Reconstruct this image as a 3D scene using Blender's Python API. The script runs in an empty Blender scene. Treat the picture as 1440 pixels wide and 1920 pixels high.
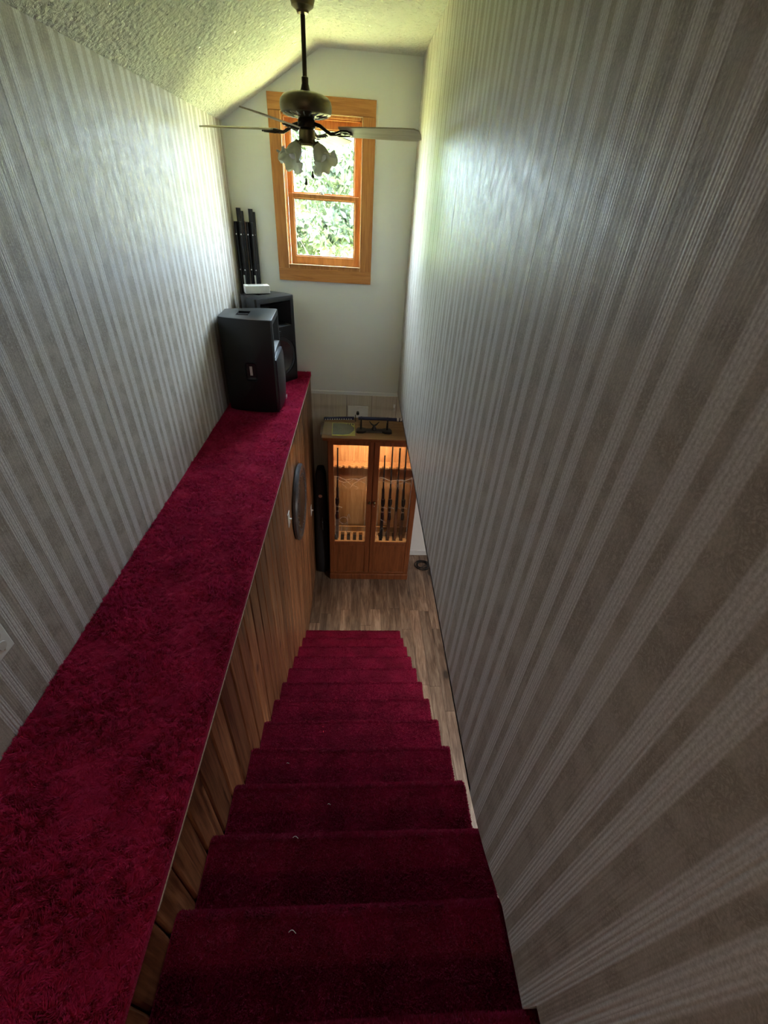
import bpy, bmesh, math, random
import numpy as np
from mathutils import Vector, Matrix, Euler

sc = bpy.context.scene
COL = sc.collection
rnd = random.Random(7)
R = math.radians

# ------------------------------------------------------------------ camera
H = 4.013                                   # eye height above the lower floor
def cam_axes(pitch, yaw, roll):
    p, y, r = R(pitch), R(yaw), R(roll)
    f = Vector((math.sin(y)*math.cos(p), math.cos(y)*math.cos(p), -math.sin(p)))
    rt = Vector((math.cos(y), -math.sin(y), 0)); up = rt.cross(f)
    return math.cos(r)*rt + math.sin(r)*up, -math.sin(r)*rt + math.cos(r)*up, f
rt, up, fw = cam_axes(35.7337, 4.706, 4.0266)
cd = bpy.data.cameras.new('camera'); cam = bpy.data.objects.new('camera', cd); COL.objects.link(cam)
cd.sensor_fit = 'HORIZONTAL'; cd.sensor_width = 36; cd.lens = 813.7275/1440*36
cd.clip_start = .02; cd.clip_end = 300
m = Matrix((rt, up, -fw)).transposed().to_4x4(); m.translation = (0, 0, H)
cam.matrix_world = m
sc.camera = cam

# ------------------------------------------------------------------ world, sun, exposure
SKY = 3.8
w = bpy.data.worlds.new('sky'); sc.world = w; w.use_nodes = True
nt = w.node_tree; bg = nt.nodes['Background']
bg.inputs[0].default_value = (.66, .83, 1.0, 1); bg.inputs[1].default_value = SKY
sl = bpy.data.lights.new('sun', 'SUN'); sl.energy = 12.5; sl.angle = R(2); sl.color = (1, .95, .84)
sun = bpy.data.objects.new('sun', sl); COL.objects.link(sun)
sun.rotation_euler = Vector((-.85, -.12, .80)).to_track_quat('Z', 'Y').to_euler()
def portal(name, loc, rot, sx, sy):
    l = bpy.data.lights.new(name, 'AREA'); l.shape = 'RECTANGLE'; l.size = sx; l.size_y = sy
    l.cycles.is_portal = True
    o = bpy.data.objects.new(name, l); COL.objects.link(o); o.location = loc; o.rotation_euler = rot
    return o
portal('window_portal', (-.326, 4.685, 3.99), (R(-90), 0, 0), .66, 1.07)
sc.view_settings.view_transform = 'Standard'; sc.view_settings.look = 'None'
sc.view_settings.exposure = 3.95; sc.view_settings.gamma = 1; sc.view_settings.use_curve_mapping = False
sc.cycles.adaptive_threshold = .12; sc.cycles.max_bounces = 6; sc.cycles.diffuse_bounces = 4; sc.cycles.glossy_bounces = 2; sc.cycles.transparent_max_bounces = 16
sc.cycles.caustics_reflective = False; sc.cycles.caustics_refractive = False

# ------------------------------------------------------------------ dimensions (metres)
XL, XR, XW, D = -1.102, -.497, .4325, 4.556
ZE, ZC, ZL, ZB = 4.432, 4.881, 2.509, 2.306
RUN, RISE, Y0, ZU, SX = .247, .19, .1235, 2.47, .518
XRIDGE = -.3285
YB = -3.0                                    # rear end of the upper landing
WX0, WX1, WZ0, WZ1 = -.656, .003, 3.455, 4.522

# ------------------------------------------------------------------ helpers
def tag(o, label=None, cat=None, group=None, kind=None):
    if label: o['label'] = label
    if cat: o['category'] = cat
    if group: o['group'] = group
    if kind: o['kind'] = kind
    return o
def empty(name, loc=(0, 0, 0), rz=0, label=None, cat=None, group=None, kind=None):
    o = bpy.data.objects.new(name, None); COL.objects.link(o)
    o.location = loc; o.rotation_euler = (0, 0, rz); o.empty_display_size = .1
    return tag(o, label, cat, group, kind)
class MB:
    """collects shapes into one mesh"""
    def __init__(s): s.bm = bmesh.new()
    def box(s, a, b, bev=0, seg=1, mat=None):
        r = bmesh.ops.create_cube(s.bm, size=1)
        vs = r['verts']; c = (Vector(a)+Vector(b))/2; d = Vector(b)-Vector(a)
        for v in vs:
            v.co = Vector((v.co.x*abs(d.x), v.co.y*abs(d.y), v.co.z*abs(d.z)))
        if bev > 0:
            es = list({e for v in vs for e in v.link_edges})
            r = bmesh.ops.bevel(s.bm, geom=es, offset=bev, segments=seg, affect='EDGES', profile=.5)
            vs = list({v for f in r['faces'] for v in f.verts} | {v for v in vs if v.is_valid})
        for v in vs:
            if mat is not None: v.co = mat @ v.co
            v.co += c
        return s
    def prism(s, poly, d, axis='X'):
        """poly: 2D outline, extruded between d[0] and d[1] along axis"""
        def P(u, v, t):
            return {'X': (t, u, v), 'Y': (u, t, v), 'Z': (u, v, t)}[axis]
        a = [s.bm.verts.new(P(u, v, d[0])) for u, v in poly]
        b = [s.bm.verts.new(P(u, v, d[1])) for u, v in poly]
        n = len(poly)
        for i in range(n): s.bm.faces.new((a[i], a[(i+1) % n], b[(i+1) % n], b[i]))
        s.bm.faces.new(a[::-1]); s.bm.faces.new(b)
        return s
    def lathe(s, prof, seg=24, c=(0, 0, 0), mat=None, wob=None, cap=True):
        """prof: list of (radius, z)"""
        rings = []
        for k, (r, z) in enumerate(prof):
            ring = []
            for i in range(seg):
                a = 2*math.pi*i/seg
                rr, zz = (r, z) if wob is None else wob(k, a, r, z)
                p = Vector((rr*math.cos(a), rr*math.sin(a), zz))
                if mat is not None: p = mat @ p
                ring.append(s.bm.verts.new(p+Vector(c)))
            rings.append(ring)
        for q in range(len(rings)-1):
            for i in range(seg):
                j = (i+1) % seg
                s.bm.faces.new((rings[q][i], rings[q][j], rings[q+1][j], rings[q+1][i]))
        if cap:
            s.bm.faces.new(rings[0][::-1]); s.bm.faces.new(rings[-1])
        return s
    def tube(s, pts, r, seg=8, cap=True):
        pts = [Vector(p) for p in pts]; n = len(pts); rings = []; prev = None
        for i, p in enumerate(pts):
            t = (pts[min(i+1, n-1)]-pts[max(i-1, 0)]).normalized()
            ref = prev if prev is not None else (Vector((0, 0, 1)) if abs(t.z) < .9 else Vector((1, 0, 0)))
            u = (ref - t*ref.dot(t)).normalized(); v = t.cross(u); prev = u
            rr = r[i] if isinstance(r, (list, tuple)) else r
            rings.append([s.bm.verts.new(p+rr*(math.cos(2*math.pi*k/seg)*u+math.sin(2*math.pi*k/seg)*v)) for k in range(seg)])
        for q in range(n-1):
            for i in range(seg):
                j = (i+1) % seg
                s.bm.faces.new((rings[q][i], rings[q][j], rings[q+1][j], rings[q+1][i]))
        if cap:
            s.bm.faces.new(rings[0][::-1]); s.bm.faces.new(rings[-1])
        return s
    def quad(s, *p):
        s.bm.faces.new([s.bm.verts.new(q) for q in p]); return s
    def build(s, name, mat, parent=None, smooth=False, **kw):
        bmesh.ops.recalc_face_normals(s.bm, faces=s.bm.faces)
        me = bpy.data.meshes.new(name); s.bm.to_mesh(me); s.bm.free()
        if smooth:
            me.shade_smooth()
            if smooth != 'all': me.set_sharp_from_angle(angle=R(smooth if smooth > 1 else 40))
        me.materials.append(mat)
        o = bpy.data.objects.new(name, me); COL.objects.link(o)
        if parent is not None: o.parent = parent
        return tag(o, **kw)
def raw(name, verts, faces, mat, parent=None, **kw):
    """numpy triangles -> one mesh object"""
    me = bpy.data.meshes.new(name)
    nv, nf, k = len(verts), len(faces), faces.shape[1]
    me.vertices.add(nv); me.vertices.foreach_set('co', np.ascontiguousarray(verts, np.float32).ravel())
    me.loops.add(nf*k); me.loops.foreach_set('vertex_index', np.ascontiguousarray(faces, np.int32).ravel())
    me.polygons.add(nf); me.polygons.foreach_set('loop_start', np.arange(0, nf*k, k, dtype=np.int32))
    me.update(calc_edges=True); me.materials.append(mat)
    o = bpy.data.objects.new(name, me); COL.objects.link(o)
    if parent is not None: o.parent = parent
    return tag(o, **kw)
def copy_tree(o, parent=None):
    c = o.copy(); COL.objects.link(c); c.parent = parent
    for ch in [q for q in COL.objects if q.parent == o]: copy_tree(ch, c)
    return c

# ------------------------------------------------------------------ materials
class Mat:
    def __init__(s, name):
        s.m = bpy.data.materials.new(name); s.m.use_nodes = True
        s.t = s.m.node_tree; s.b = s.t.nodes['Principled BSDF']; s._pos = None
    def n(s, typ, **kw):
        q = s.t.nodes.new(typ)
        for k, v in kw.items():
            if k.startswith('i_'): q.inputs[k[2:].replace('_', ' ')].default_value = v
            elif k.startswith('x'): q.inputs[int(k[1:])].default_value = v
            else: setattr(q, k, v)
        return q
    def l(s, a, b): s.t.links.new(a, b); return s
    def pos(s, which='Object', scale=None, rot=None):
        tc = s.n('ShaderNodeTexCoord'); o = tc.outputs[which]
        if scale or rot:
            mp = s.n('ShaderNodeMapping')
            if scale: mp.inputs['Scale'].default_value = scale
            if rot: mp.inputs['Rotation'].default_value = rot
            s.l(o, mp.inputs[0]); o = mp.outputs[0]
        return o
    def math(s, op, a, b=None, c=None):
        q = s.n('ShaderNodeMath', operation=op)
        for i, v in enumerate((a, b, c)):
            if v is None: continue
            if isinstance(v, (int, float)): q.inputs[i].default_value = v
            else: s.l(v, q.inputs[i])
        return q.outputs[0]
    def noise(s, vec, scale, detail=4, rough=.55, dist=0):
        q = s.n('ShaderNodeTexNoise', i_Scale=scale, i_Detail=detail, i_Roughness=rough, i_Distortion=dist)
        s.l(vec, q.inputs['Vector']); return q.outputs['Fac']
    def ramp(s, fac, stops, interp='LINEAR'):
        q = s.n('ShaderNodeValToRGB'); q.color_ramp.interpolation = interp
        e = q.color_ramp.elements
        while len(e) < len(stops): e.new(.5)
        for k, (p, c) in enumerate(stops):
            e[k].position = p; e[k].color = (c if len(c) == 4 else (*c, 1)) if not isinstance(c, (int, float)) else (c, c, c, 1)
        s.l(fac, q.inputs[0]); return q.outputs[0]
    def mix(s, fac, a, b, typ='MIX'):
        q = s.n('ShaderNodeMix', data_type='RGBA', blend_type=typ)
        for i, v in ((0, fac), (6, a), (7, b)):
            if isinstance(v, (int, float)): q.inputs[i].default_value = v
            elif isinstance(v, (tuple, list)): q.inputs[i].default_value = (*v[:3], 1)
            else: s.l(v, q.inputs[i])
        return q.outputs[2]
    def bump(s, h, dist, strength=1, normal=None):
        q = s.n('ShaderNodeBump', i_Strength=strength, i_Distance=dist)
        s.l(h, q.inputs['Height'])
        if normal is not None: s.l(normal, q.inputs['Normal'])
        s.l(q.outputs[0], s.b.inputs['Normal']); return q.outputs[0]
    def set(s, **kw):
        for k, v in kw.items():
            i = s.b.inputs[k.replace('_', ' ')]
            if hasattr(v, 'is_linked'): s.l(v, i)
            elif isinstance(v, (tuple, list)) and len(v) == 3: i.default_value = (*v, 1)
            else: i.default_value = v
        return s
def plain(name, col, rough=.5, metal=0, spec=.5, var=.12, scale=30, bump=0, **kw):
    M = Mat(name); p = M.pos()
    f = M.noise(p, scale, 4)
    c = M.ramp(f, [(.25, tuple(x*(1-var) for x in col)), (.75, tuple(min(1, x*(1+var)) for x in col))])
    M.set(Base_Color=c, Roughness=rough, Metallic=metal, Specular_IOR_Level=spec, **kw)
    if bump: M.bump(f, bump)
    return M.m

def wallpaper(name, phase, period, d0, spec, rough):
    M = Mat(name); p = M.pos()
    sx = M.n('ShaderNodeSeparateXYZ'); M.l(p, sx.inputs[0])
    y = sx.outputs[1]; z = sx.outputs[2]
    yy = y
    t = M.math('FRACT', M.math('ADD', M.math('DIVIDE', M.math('SUBTRACT', yy, phase), period), 20.5))
    d = M.math('MULTIPLY', M.math('ABSOLUTE', M.math('SUBTRACT', t, .5)), period)
    e = M.math('ABSOLUTE', M.math('SUBTRACT', d, d0))          # distance from a stripe's centre
    mr = M.n('ShaderNodeMapRange', interpolation_type='SMOOTHSTEP', x1=.0235, x2=.0165, x3=0., x4=1.)
    M.l(e, mr.inputs[0]); stripe = mr.outputs[0]
    # a thin pale line on the border of each stripe, and darker hair lines inside it
    ln = M.math('SINE', M.math('MULTIPLY', e, 2*math.pi/.0085))
    wide = M.n('ShaderNodeMapRange', interpolation_type='SMOOTHSTEP', x1=.055, x2=.066, x3=0., x4=1.)
    M.l(d, wide.inputs[0])
    # damask scrolls in the plain field
    g1 = M.noise(p, 42, 2, .65, 2.6)
    g2 = M.noise(p, 13, 1, .5)
    curl = M.math('MULTIPLY', M.math('ABSOLUTE', M.math('SUBTRACT', g1, .5)), 7)
    curl = M.math('MINIMUM', curl, 1.)
    dmask = M.ramp(g2, [(.42, 0.), (.58, 1.)])
    field = M.mix(M.math('MULTIPLY', M.math('SUBTRACT', 1., curl), M.math('MULTIPLY', dmask, .75)), (.53, .485, .425), (.31, .265, .215))
    dots = M.n('ShaderNodeTexVoronoi', feature='F1', i_Scale=60.); M.l(p, dots.inputs['Vector'])
    field = M.mix(M.ramp(dots.outputs['Distance'], [(.12, .16), (.3, 0.)]), field, (.20, .18, .15))
    sc_ = M.mix(M.math('MULTIPLY_ADD', ln, .5, .5), (.66, .64, .61), (.79, .77, .745))
    col = M.mix(stripe, field, sc_)
    col = M.mix(M.ramp(M.noise(p, 210, 2, .7), [(.38, .34), (.62, 0.)]), col, (.22, .19, .155))
    soil = M.noise(p, 1.3, 2)
    col = M.mix(M.math('MULTIPLY', soil, .12), col, (.36, .33, .28))
    M.set(Base_Color=col, Specular_IOR_Level=spec)
    M.set(Roughness=M.ramp(M.noise(p, 25, 1), [(.3, rough[0]), (.75, rough[1])]))
    # embossing: vertical ribs + scroll relief
    ps = M.n('ShaderNodeMapping'); ps.inputs['Scale'].default_value = (1, 1, .012); M.l(p, ps.inputs[0])
    rib = M.noise(ps.outputs[0], 130, 1, .7)
    h = M.math('ADD', M.math('MULTIPLY', rib, .6), M.math('MULTIPLY', stripe, .3))
    h = M.math('ADD', h, M.math('MULTIPLY', M.math('MULTIPLY', g1, M.math('SUBTRACT', 1., stripe)), .25))
    h = M.math('ADD', h, M.math('MULTIPLY', M.math('MULTIPLY', ln, stripe), .12))
    M.bump(h, .0016, .8)
    return M.m

def wood(name, cols, grain=(14, 14, 1.1), rough=.42, knots=True, knotcol=(.06, .02, .008), pertone=.25, objrand=True, kscale=3.2, spec=.45):
    """cols: dark, mid, light; the grain runs along the axis with the small scale"""
    M = Mat(name); p = M.pos()
    if objrand:
        oi = M.n('ShaderNodeObjectInfo'); ad = M.n('ShaderNodeVectorMath', operation='ADD')
        cb = M.n('ShaderNodeCombineXYZ')
        for k in range(3): M.l(M.math('MULTIPLY', oi.outputs['Random'], 7.3+3*k), cb.inputs[k])
        M.l(p, ad.inputs[0]); M.l(cb.outputs[0], ad.inputs[1]); p = ad.outputs[0]
    mp = M.n('ShaderNodeMapping'); mp.inputs['Scale'].default_value = grain; M.l(p, mp.inputs[0]); q = mp.outputs[0]
    a = M.noise(q, 1.6, 5, .6, 1.1); b = M.noise(q, 9, 3, .6, .3)
    f = M.math('ADD', M.math('MULTIPLY', a, .75), M.math('MULTIPLY', b, .25))
    c = M.ramp(f, [(.36, cols[0]), (.5, cols[1]), (.64, cols[2])])
    if knots:
        k2 = M.n('ShaderNodeMapping'); k2.inputs['Scale'].default_value = tuple((.55 if g == min(grain) else 1.) for g in grain)
        M.l(p, k2.inputs[0])
        v = M.n('ShaderNodeTexVoronoi', feature='F1', i_Scale=kscale); M.l(k2.outputs[0], v.inputs['Vector'])
        c = M.mix(M.ramp(v.outputs['Distance'], [(.055, .95), (.085, .35), (.16, 0.)]), c, knotcol)
    if objrand:
        hs = M.n('ShaderNodeHueSaturation'); M.l(c, hs.inputs['Color'])
        M.l(M.math('MULTIPLY_ADD', oi.outputs['Random'], pertone*2, 1-pertone), hs.inputs['Value']); c = hs.outputs[0]
    M.set(Base_Color=c, Roughness=rough, Specular_IOR_Level=spec)
    M.bump(f, .0006, .5)
    return M.m

def carpet(name, lo, hi, deep, sheen, fibre=False):
    M = Mat(name); p = M.pos()
    g = M.noise(p, 5.5, 2, .6); f = M.noise(p, 160, 1, .6)
    c = M.mix(M.ramp(g, [(.3, 0.), (.7, 1.)]), lo, hi)
    c = M.mix(M.math('MULTIPLY', f, .55), c, deep)
    M.set(Base_Color=c, Roughness=.92, Specular_IOR_Level=.12, Sheen_Weight=sheen, Sheen_Roughness=.45, Sheen_Tint=(.9, .18, .32))
    if fibre:
        out = M.t.nodes['Material Output']; tr = M.n('ShaderNodeBsdfTranslucent'); tr.inputs[0].default_value = (min(1, hi[0]*1.6), hi[1]*2.5, hi[2]*2, 1)
        mx = M.n('ShaderNodeMixShader', x0=.24); M.l(M.b.outputs[0], mx.inputs[1]); M.l(tr.outputs[0], mx.inputs[2]); M.l(mx.outputs[0], out.inputs[0])
    else:
        M.bump(f, .006, .9)
    return M.m

MT = {}
MT['paperR'] = wallpaper('striped_wallpaper_right', 1.119, .1683, .0335, .31, (.40, .52))
MT['paperL'] = wallpaper('striped_wallpaper_left', 1.751, .1835, .036, .18, (.48, .60))
def plaster(name, col, bscale, bd, rough=.85):
    M = Mat(name); p = M.pos()
    a = M.noise(p, bscale, 5, .6); s_ = M.noise(p, 2.2, 4)
    M.set(Base_Color=M.mix(M.math('MULTIPLY', s_, .12), col, tuple(x*.7 for x in col)), Roughness=rough, Specular_IOR_Level=.3)
    M.bump(a, bd, .6); return M.m
MT['white'] = plaster('white_painted_drywall', (.86, .87, .85), 70, .0012)
def popcorn():
    M = Mat('textured_ceiling'); p = M.pos()
    v = M.n('ShaderNodeTexVoronoi', feature='SMOOTH_F1', i_Scale=46.); M.l(p, v.inputs['Vector'])
    a = M.math('ADD', M.math('MULTIPLY', M.math('SUBTRACT', 1., v.outputs['Distance']), .8), M.noise(p, 48, 4, .65, .8))
    pit = M.ramp(M.noise(p, 38, 3, .6), [(.33, 1.), (.42, 0.)])
    c = M.mix(M.math('MULTIPLY', pit, .35), (.74, .735, .70), (.42, .40, .34))
    M.set(Base_Color=c, Roughness=.8, Specular_IOR_Level=.35)
    M.bump(a, .016, 1.); return M.m
MT['ceiling'] = popcorn()
MT['pine'] = wood('knotty_pine_board', ((.075, .028, .013), (.25, .108, .048), (.42, .215, .105)), (22, 22, .9), .36, True, (.05, .018, .008), .38, kscale=4.2)
MT['casing'] = wood('stained_pine_casing', ((.48, .185, .05), (.60, .25, .075), (.68, .31, .10)), (20, 20, 1.4), .45, True, (.07, .02, .008), .06, kscale=3.0)
MT['casingh'] = wood('stained_pine_casing_across', ((.48, .185, .05), (.60, .25, .075), (.68, .31, .10)), (1.4, 20, 20), .45, True, (.07, .02, .008), .06, kscale=3.0)
MT['sash'] = wood('stained_sash_wood', ((.46, .18, .05), (.58, .25, .075), (.68, .32, .11)), (18, 18, 2), .4, False, pertone=.05)
MT['bead'] = plain('painted_lit_edge', (.88, .62, .34), .35, var=.05)  # pale colour stands in for light catching the casing edges
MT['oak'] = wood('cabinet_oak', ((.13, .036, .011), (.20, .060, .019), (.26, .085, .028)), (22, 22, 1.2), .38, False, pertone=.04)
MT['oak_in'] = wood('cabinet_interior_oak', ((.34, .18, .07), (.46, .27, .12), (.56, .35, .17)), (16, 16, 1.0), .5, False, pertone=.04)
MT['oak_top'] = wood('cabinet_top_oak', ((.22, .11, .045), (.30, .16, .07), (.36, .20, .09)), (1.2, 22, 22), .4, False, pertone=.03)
MT['plank'] = wood('vinyl_floor_plank', ((.085, .048, .031), (.19, .122, .083), (.31, .225, .165)), (13, 1.3, 13), .42, True, (.03, .018, .012), .35, kscale=2.4)
MT['panel_beige'] = wood('beige_wall_panel', ((.48, .42, .34), (.56, .50, .41), (.62, .56, .47)), (30, 30, .8), .6, False, pertone=.06)
LEDGE_C = ((.33, .008, .050), (.63, .030, .122), (.14, .003, .018)); STEP_SHADE_C = ((.13, .002, .016), (.28, .006, .042), (.08, .001, .009))  # same carpet throughout; step tones darkened to paint in their shade, ledge tones raised
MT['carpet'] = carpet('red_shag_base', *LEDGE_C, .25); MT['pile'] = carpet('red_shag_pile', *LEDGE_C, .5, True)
MT['scarpet'] = carpet('red_carpet_base_shaded', *STEP_SHADE_C, .25); MT['spile'] = carpet('red_carpet_pile_shaded', *STEP_SHADE_C, .7, True)
MT['backing'] = plain('carpet_backing', (.52, .38, .30), .9, var=.3, scale=120)
MT['tube'] = plain('black_painted_steel', (.012, .012, .013), .28, .0, .5)
MT['plastic'] = plain('black_textured_plastic', (.007, .0072, .008), .36, 0, .5, .2, 200, .0003)
MT['cone'] = plain('speaker_cone', (.07, .07, .072), .5, 0, .5)
MT['rubber'] = plain('speaker_surround', (.035, .035, .038), .38)
MT['grille'] = plain('steel_grille', (.05, .052, .06), .38, .6)
MT['silver'] = plain('bright_metal', (.75, .75, .74), .28, 1)
MT['brass'] = plain('antique_brass', (.13, .10, .055), .32, .85, .5, .25, 18)
MT['darkbrass'] = plain('dark_bronze', (.045, .034, .02), .34, .8, .5, .25, 18)
MT['blade'] = wood('fan_blade_veneer', ((.40, .34, .22), (.50, .44, .30), (.58, .52, .38)), (1.2, 22, 22), .45, False, pertone=.03)
MT['switch_white'] = plain('white_plastic', (.82, .82, .79), .4, var=.03)
MT['paperwhite'] = plain('white_card', (.80, .80, .80), .6, var=.05)
MT['red_ink'] = plain('dark_red_wood', (.07, .014, .006), .42, var=.3, scale=12)
MT['black'] = plain('black_lacquer', (.01, .01, .011), .3)
MT['fabric'] = plain('black_nylon', (.012, .012, .014), .7, var=.4, scale=60, bump=.002)
MT['navy'] = plain('navy_wrap', (.012, .016, .055), .5, var=.3)
MT['yellow'] = plain('yellow_card', (.85, .82, .14), .45, var=.06)
MT['discgrey'] = plain('abrasive_grey', (.13, .135, .11), .5, var=.3, scale=80)
MT['clear'] = plain('clear_bag', (.55, .54, .48), .15, var=.2, scale=14, Alpha=.30)
MT['plaque'] = plain('dark_wood_plaque', (.055, .032, .022), .38, 0, .5, .4, 9)
MT['plaquerim'] = plain('pewter_rim', (.10, .095, .10), .35, .3, .5, .3, 20)
MT['gunmetal'] = plain('blued_steel', (.025, .025, .028), .3, .8)
MT['camo'] = plain('camouflage_stock', (.09, .08, .07), .5, var=.9, scale=26)
MT['walnut'] = wood('walnut_stock', ((.05, .018, .008), (.10, .04, .018), (.16, .07, .032)), (18, 18, 2), .3, False, pertone=.1)
MT['felt'] = plain('dark_felt', (.03, .022, .018), .9)
MT['frost'] = plain('etched_frost', (.75, .72, .68), .7, var=.2, scale=30, Alpha=.30)
MT['lint'] = plain('white_lint', (.7, .68, .66), .9)
MT['base_white'] = plain('white_baseboard', (.75, .76, .76), .45, var=.05)
def glass(name, tint=(1, 1, 1), gl=.06, rough=.0):
    M = Mat(name); t = M.t; out = t.nodes['Material Output']; t.nodes.remove(M.b)
    a = M.n('ShaderNodeBsdfTransparent'); a.inputs[0].default_value = (*tint, 1)
    g = M.n('ShaderNodeBsdfGlossy', i_Roughness=rough)
    fr = M.n('ShaderNodeLayerWeight', i_Blend=.5); mx = M.n('ShaderNodeMixShader')
    M.l(M.math('MULTIPLY_ADD', M.math('POWER', fr.outputs['Facing'], 5.), .9, .03), mx.inputs[0]); M.l(a.outputs[0], mx.inputs[1]); M.l(g.outputs[0], mx.inputs[2])
    M.l(mx.outputs[0], out.inputs[0]); return M.m
MT['glass'] = glass('window_glass', (.97, .985, .97))
MT['cabglass'] = glass('cabinet_glass', (.93, .93, .93), rough=.03)
def shade_glass():
    M = Mat('frosted_shade_glass'); t = M.t; out = t.nodes['Material Output']
    p = M.pos(); f = M.noise(p, 40, 3)
    M.set(Base_Color=M.ramp(f, [(.3, (.62, .60, .50)), (.7, (.78, .76, .68))]), Roughness=.35)
    tr = M.n('ShaderNodeBsdfTranslucent'); tr.inputs[0].default_value = (.80, .80, .70, 1)
    mx = M.n('ShaderNodeMixShader', x0=.5)
    M.l(M.b.outputs[0], mx.inputs[1]); M.l(tr.outputs[0], mx.inputs[2]); M.l(mx.outputs[0], out.inputs[0]); return M.m
MT['shade'] = shade_glass()
def leafmat(name, c):
    M = Mat(name); out = M.t.nodes['Material Output']; p = M.pos()
    f = M.noise(p, 1.1, 3)
    M.set(Base_Color=M.ramp(f, [(.3, tuple(x*.75 for x in c)), (.7, c)]), Roughness=.5)
    tr = M.n('ShaderNodeBsdfTranslucent'); tr.inputs[0].default_value = (c[0]*1.1, c[1]*1.15, c[2]*.8, 1)
    mx = M.n('ShaderNodeMixShader', x0=.45)
    M.l(M.b.outputs[0], mx.inputs[1]); M.l(tr.outputs[0], mx.inputs[2]); M.l(mx.outputs[0], out.inputs[0]); return M.m
MT['leaf'] = leafmat('green_leaves', (.34, .47, .22)); MT['leaf2'] = leafmat('grey_green_leaves', (.078, .10, .062))
MT['bark'] = plain('grey_bark', (.20, .17, .14), .9, var=.4, scale=9, bump=.01)
MT['grass'] = plain('sunlit_lawn', (.38, .385, .14), .9, var=.25, scale=3)
def lamp_mat():
    M = Mat('warm_tube'); M.set(Base_Color=(1, .8, .5), Emission_Color=(1, .76, .50), Emission_Strength=10.); return M.m
MT['lamp'] = lamp_mat()
_M = Mat('fill_diffuser'); _M.set(Base_Color=(.9, .9, .9), Emission_Color=(1, .97, .93), Emission_Strength=10.); MT['fill_panel'] = _M.m
_M = Mat('fill_dome_glass'); _M.set(Base_Color=(.9, .86, .78), Emission_Color=(1, .78, .58), Emission_Strength=2.7); MT['dome'] = _M.m

# ================================================================== THE SETTING
ST = dict(kind='structure')
# lower floor: a dark subfloor and the vinyl planks the photograph lets one tell apart
fl = MB().box((-1.1, -3.2, -.12), (4.6, D+.12, -.004)).build('floor', MT['plank'], **ST)
tag(fl, 'brown vinyl plank floor of the room below')
cx = XR
plank_meshes = {}
for col in range(17):
    x0 = -.497+col*.118; y = -.4 - rnd.random()*.8
    while y < D:
        L = 1.0; y0, y1 = max(y, -.4), min(y+L, D)
        y += L
        if y1-y0 < .05: continue
        key = round(y1-y0, 3)
        b = MB().box((-.0582, -(y1-y0)/2+.0008, -.004), (.0582, (y1-y0)/2-.0008, 0), .0012)
        if key in plank_meshes:
            b.bm.free(); o = bpy.data.objects.new('plank', plank_meshes[key]); COL.objects.link(o); o.parent = fl
        else:
            o = b.build('plank', MT['plank'], fl); plank_meshes[key] = o.data
        o.location = (x0+.059, (y0+y1)/2, 0)

# striped left wall: printed panels with open joints
def panel_wall(name, label, x0, x1, y_edges, prof_top, prof_bot, mat, inset_side):
    """panels between y_edges; prof_*: y -> z"""
    root = empty(name, kind='structure'); root['label'] = label
    sgn = 1 if inset_side > 0 else -1
    core = MB()
    xa, xb = (x0, x1-.012) if sgn > 0 else (x0+.012, x1)
    ys = sorted(set(y_edges) | set(prof_bot[0]))
    def bot(y): return float(np.interp(y, prof_bot[0], prof_bot[1]))
    core.prism([(ys[0], bot(ys[0]))] + [(y, bot(y)) for y in ys[1:]] + [(ys[-1], prof_top), (ys[0], prof_top)], (xa, xb), 'X')
    core.build('wall_core', MT['white'], root)
    for a, b in zip(y_edges[:-1], y_edges[1:]):
        yy = [y for y in prof_bot[0] if a < y < b]
        g = .0012
        pts = [(a+g, bot(a+g))] + [(y, bot(y)) for y in yy] + [(b-g, bot(b-g)), (b-g, prof_top), (a+g, prof_top)]
        MB().prism(pts, (x1-.0115, x1) if sgn > 0 else (x0, x0+.0115), 'X').build('panel', mat, root)
    return root
wl = panel_wall('wall_left', 'left wall papered in grey and white vertical stripes', XL-.12, XL, [YB, -2.3, -.9, .49, 1.88, 3.272, D], ZE+.02, ([YB, D], [ZL-.03, ZL-.03]), MT['paperL'], 1)
wr = panel_wall('wall_right', 'right wall papered in beige and pale vertical stripes', XW, XW+.11, [YB, -2.41, -1.19, .03, 1.248, 2.468, 3.688, D], ZC+.02,
                ([YB, .125, .13, .32, .38, .46, .56, .66, D], [2.56, 2.56, 2.44, 2.437, 2.40, 2.36, 2.325, ZB, ZB]), MT['paperR'], -1)
# ceiling: slope on the left, flat on the right
ce = MB().prism([(XL-.12, ZE-.064), (XL, ZE), (XRIDGE, ZC), (XW+.11, ZC), (XW+.11, ZC+.1), (XRIDGE-.03, ZC+.1), (XL-.12, ZE+.05)], (YB-.1, D+.12), 'Y').build('ceiling', MT['ceiling'], **ST)
tag(ce, 'textured plaster ceiling sloping down to the left wall')
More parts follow.
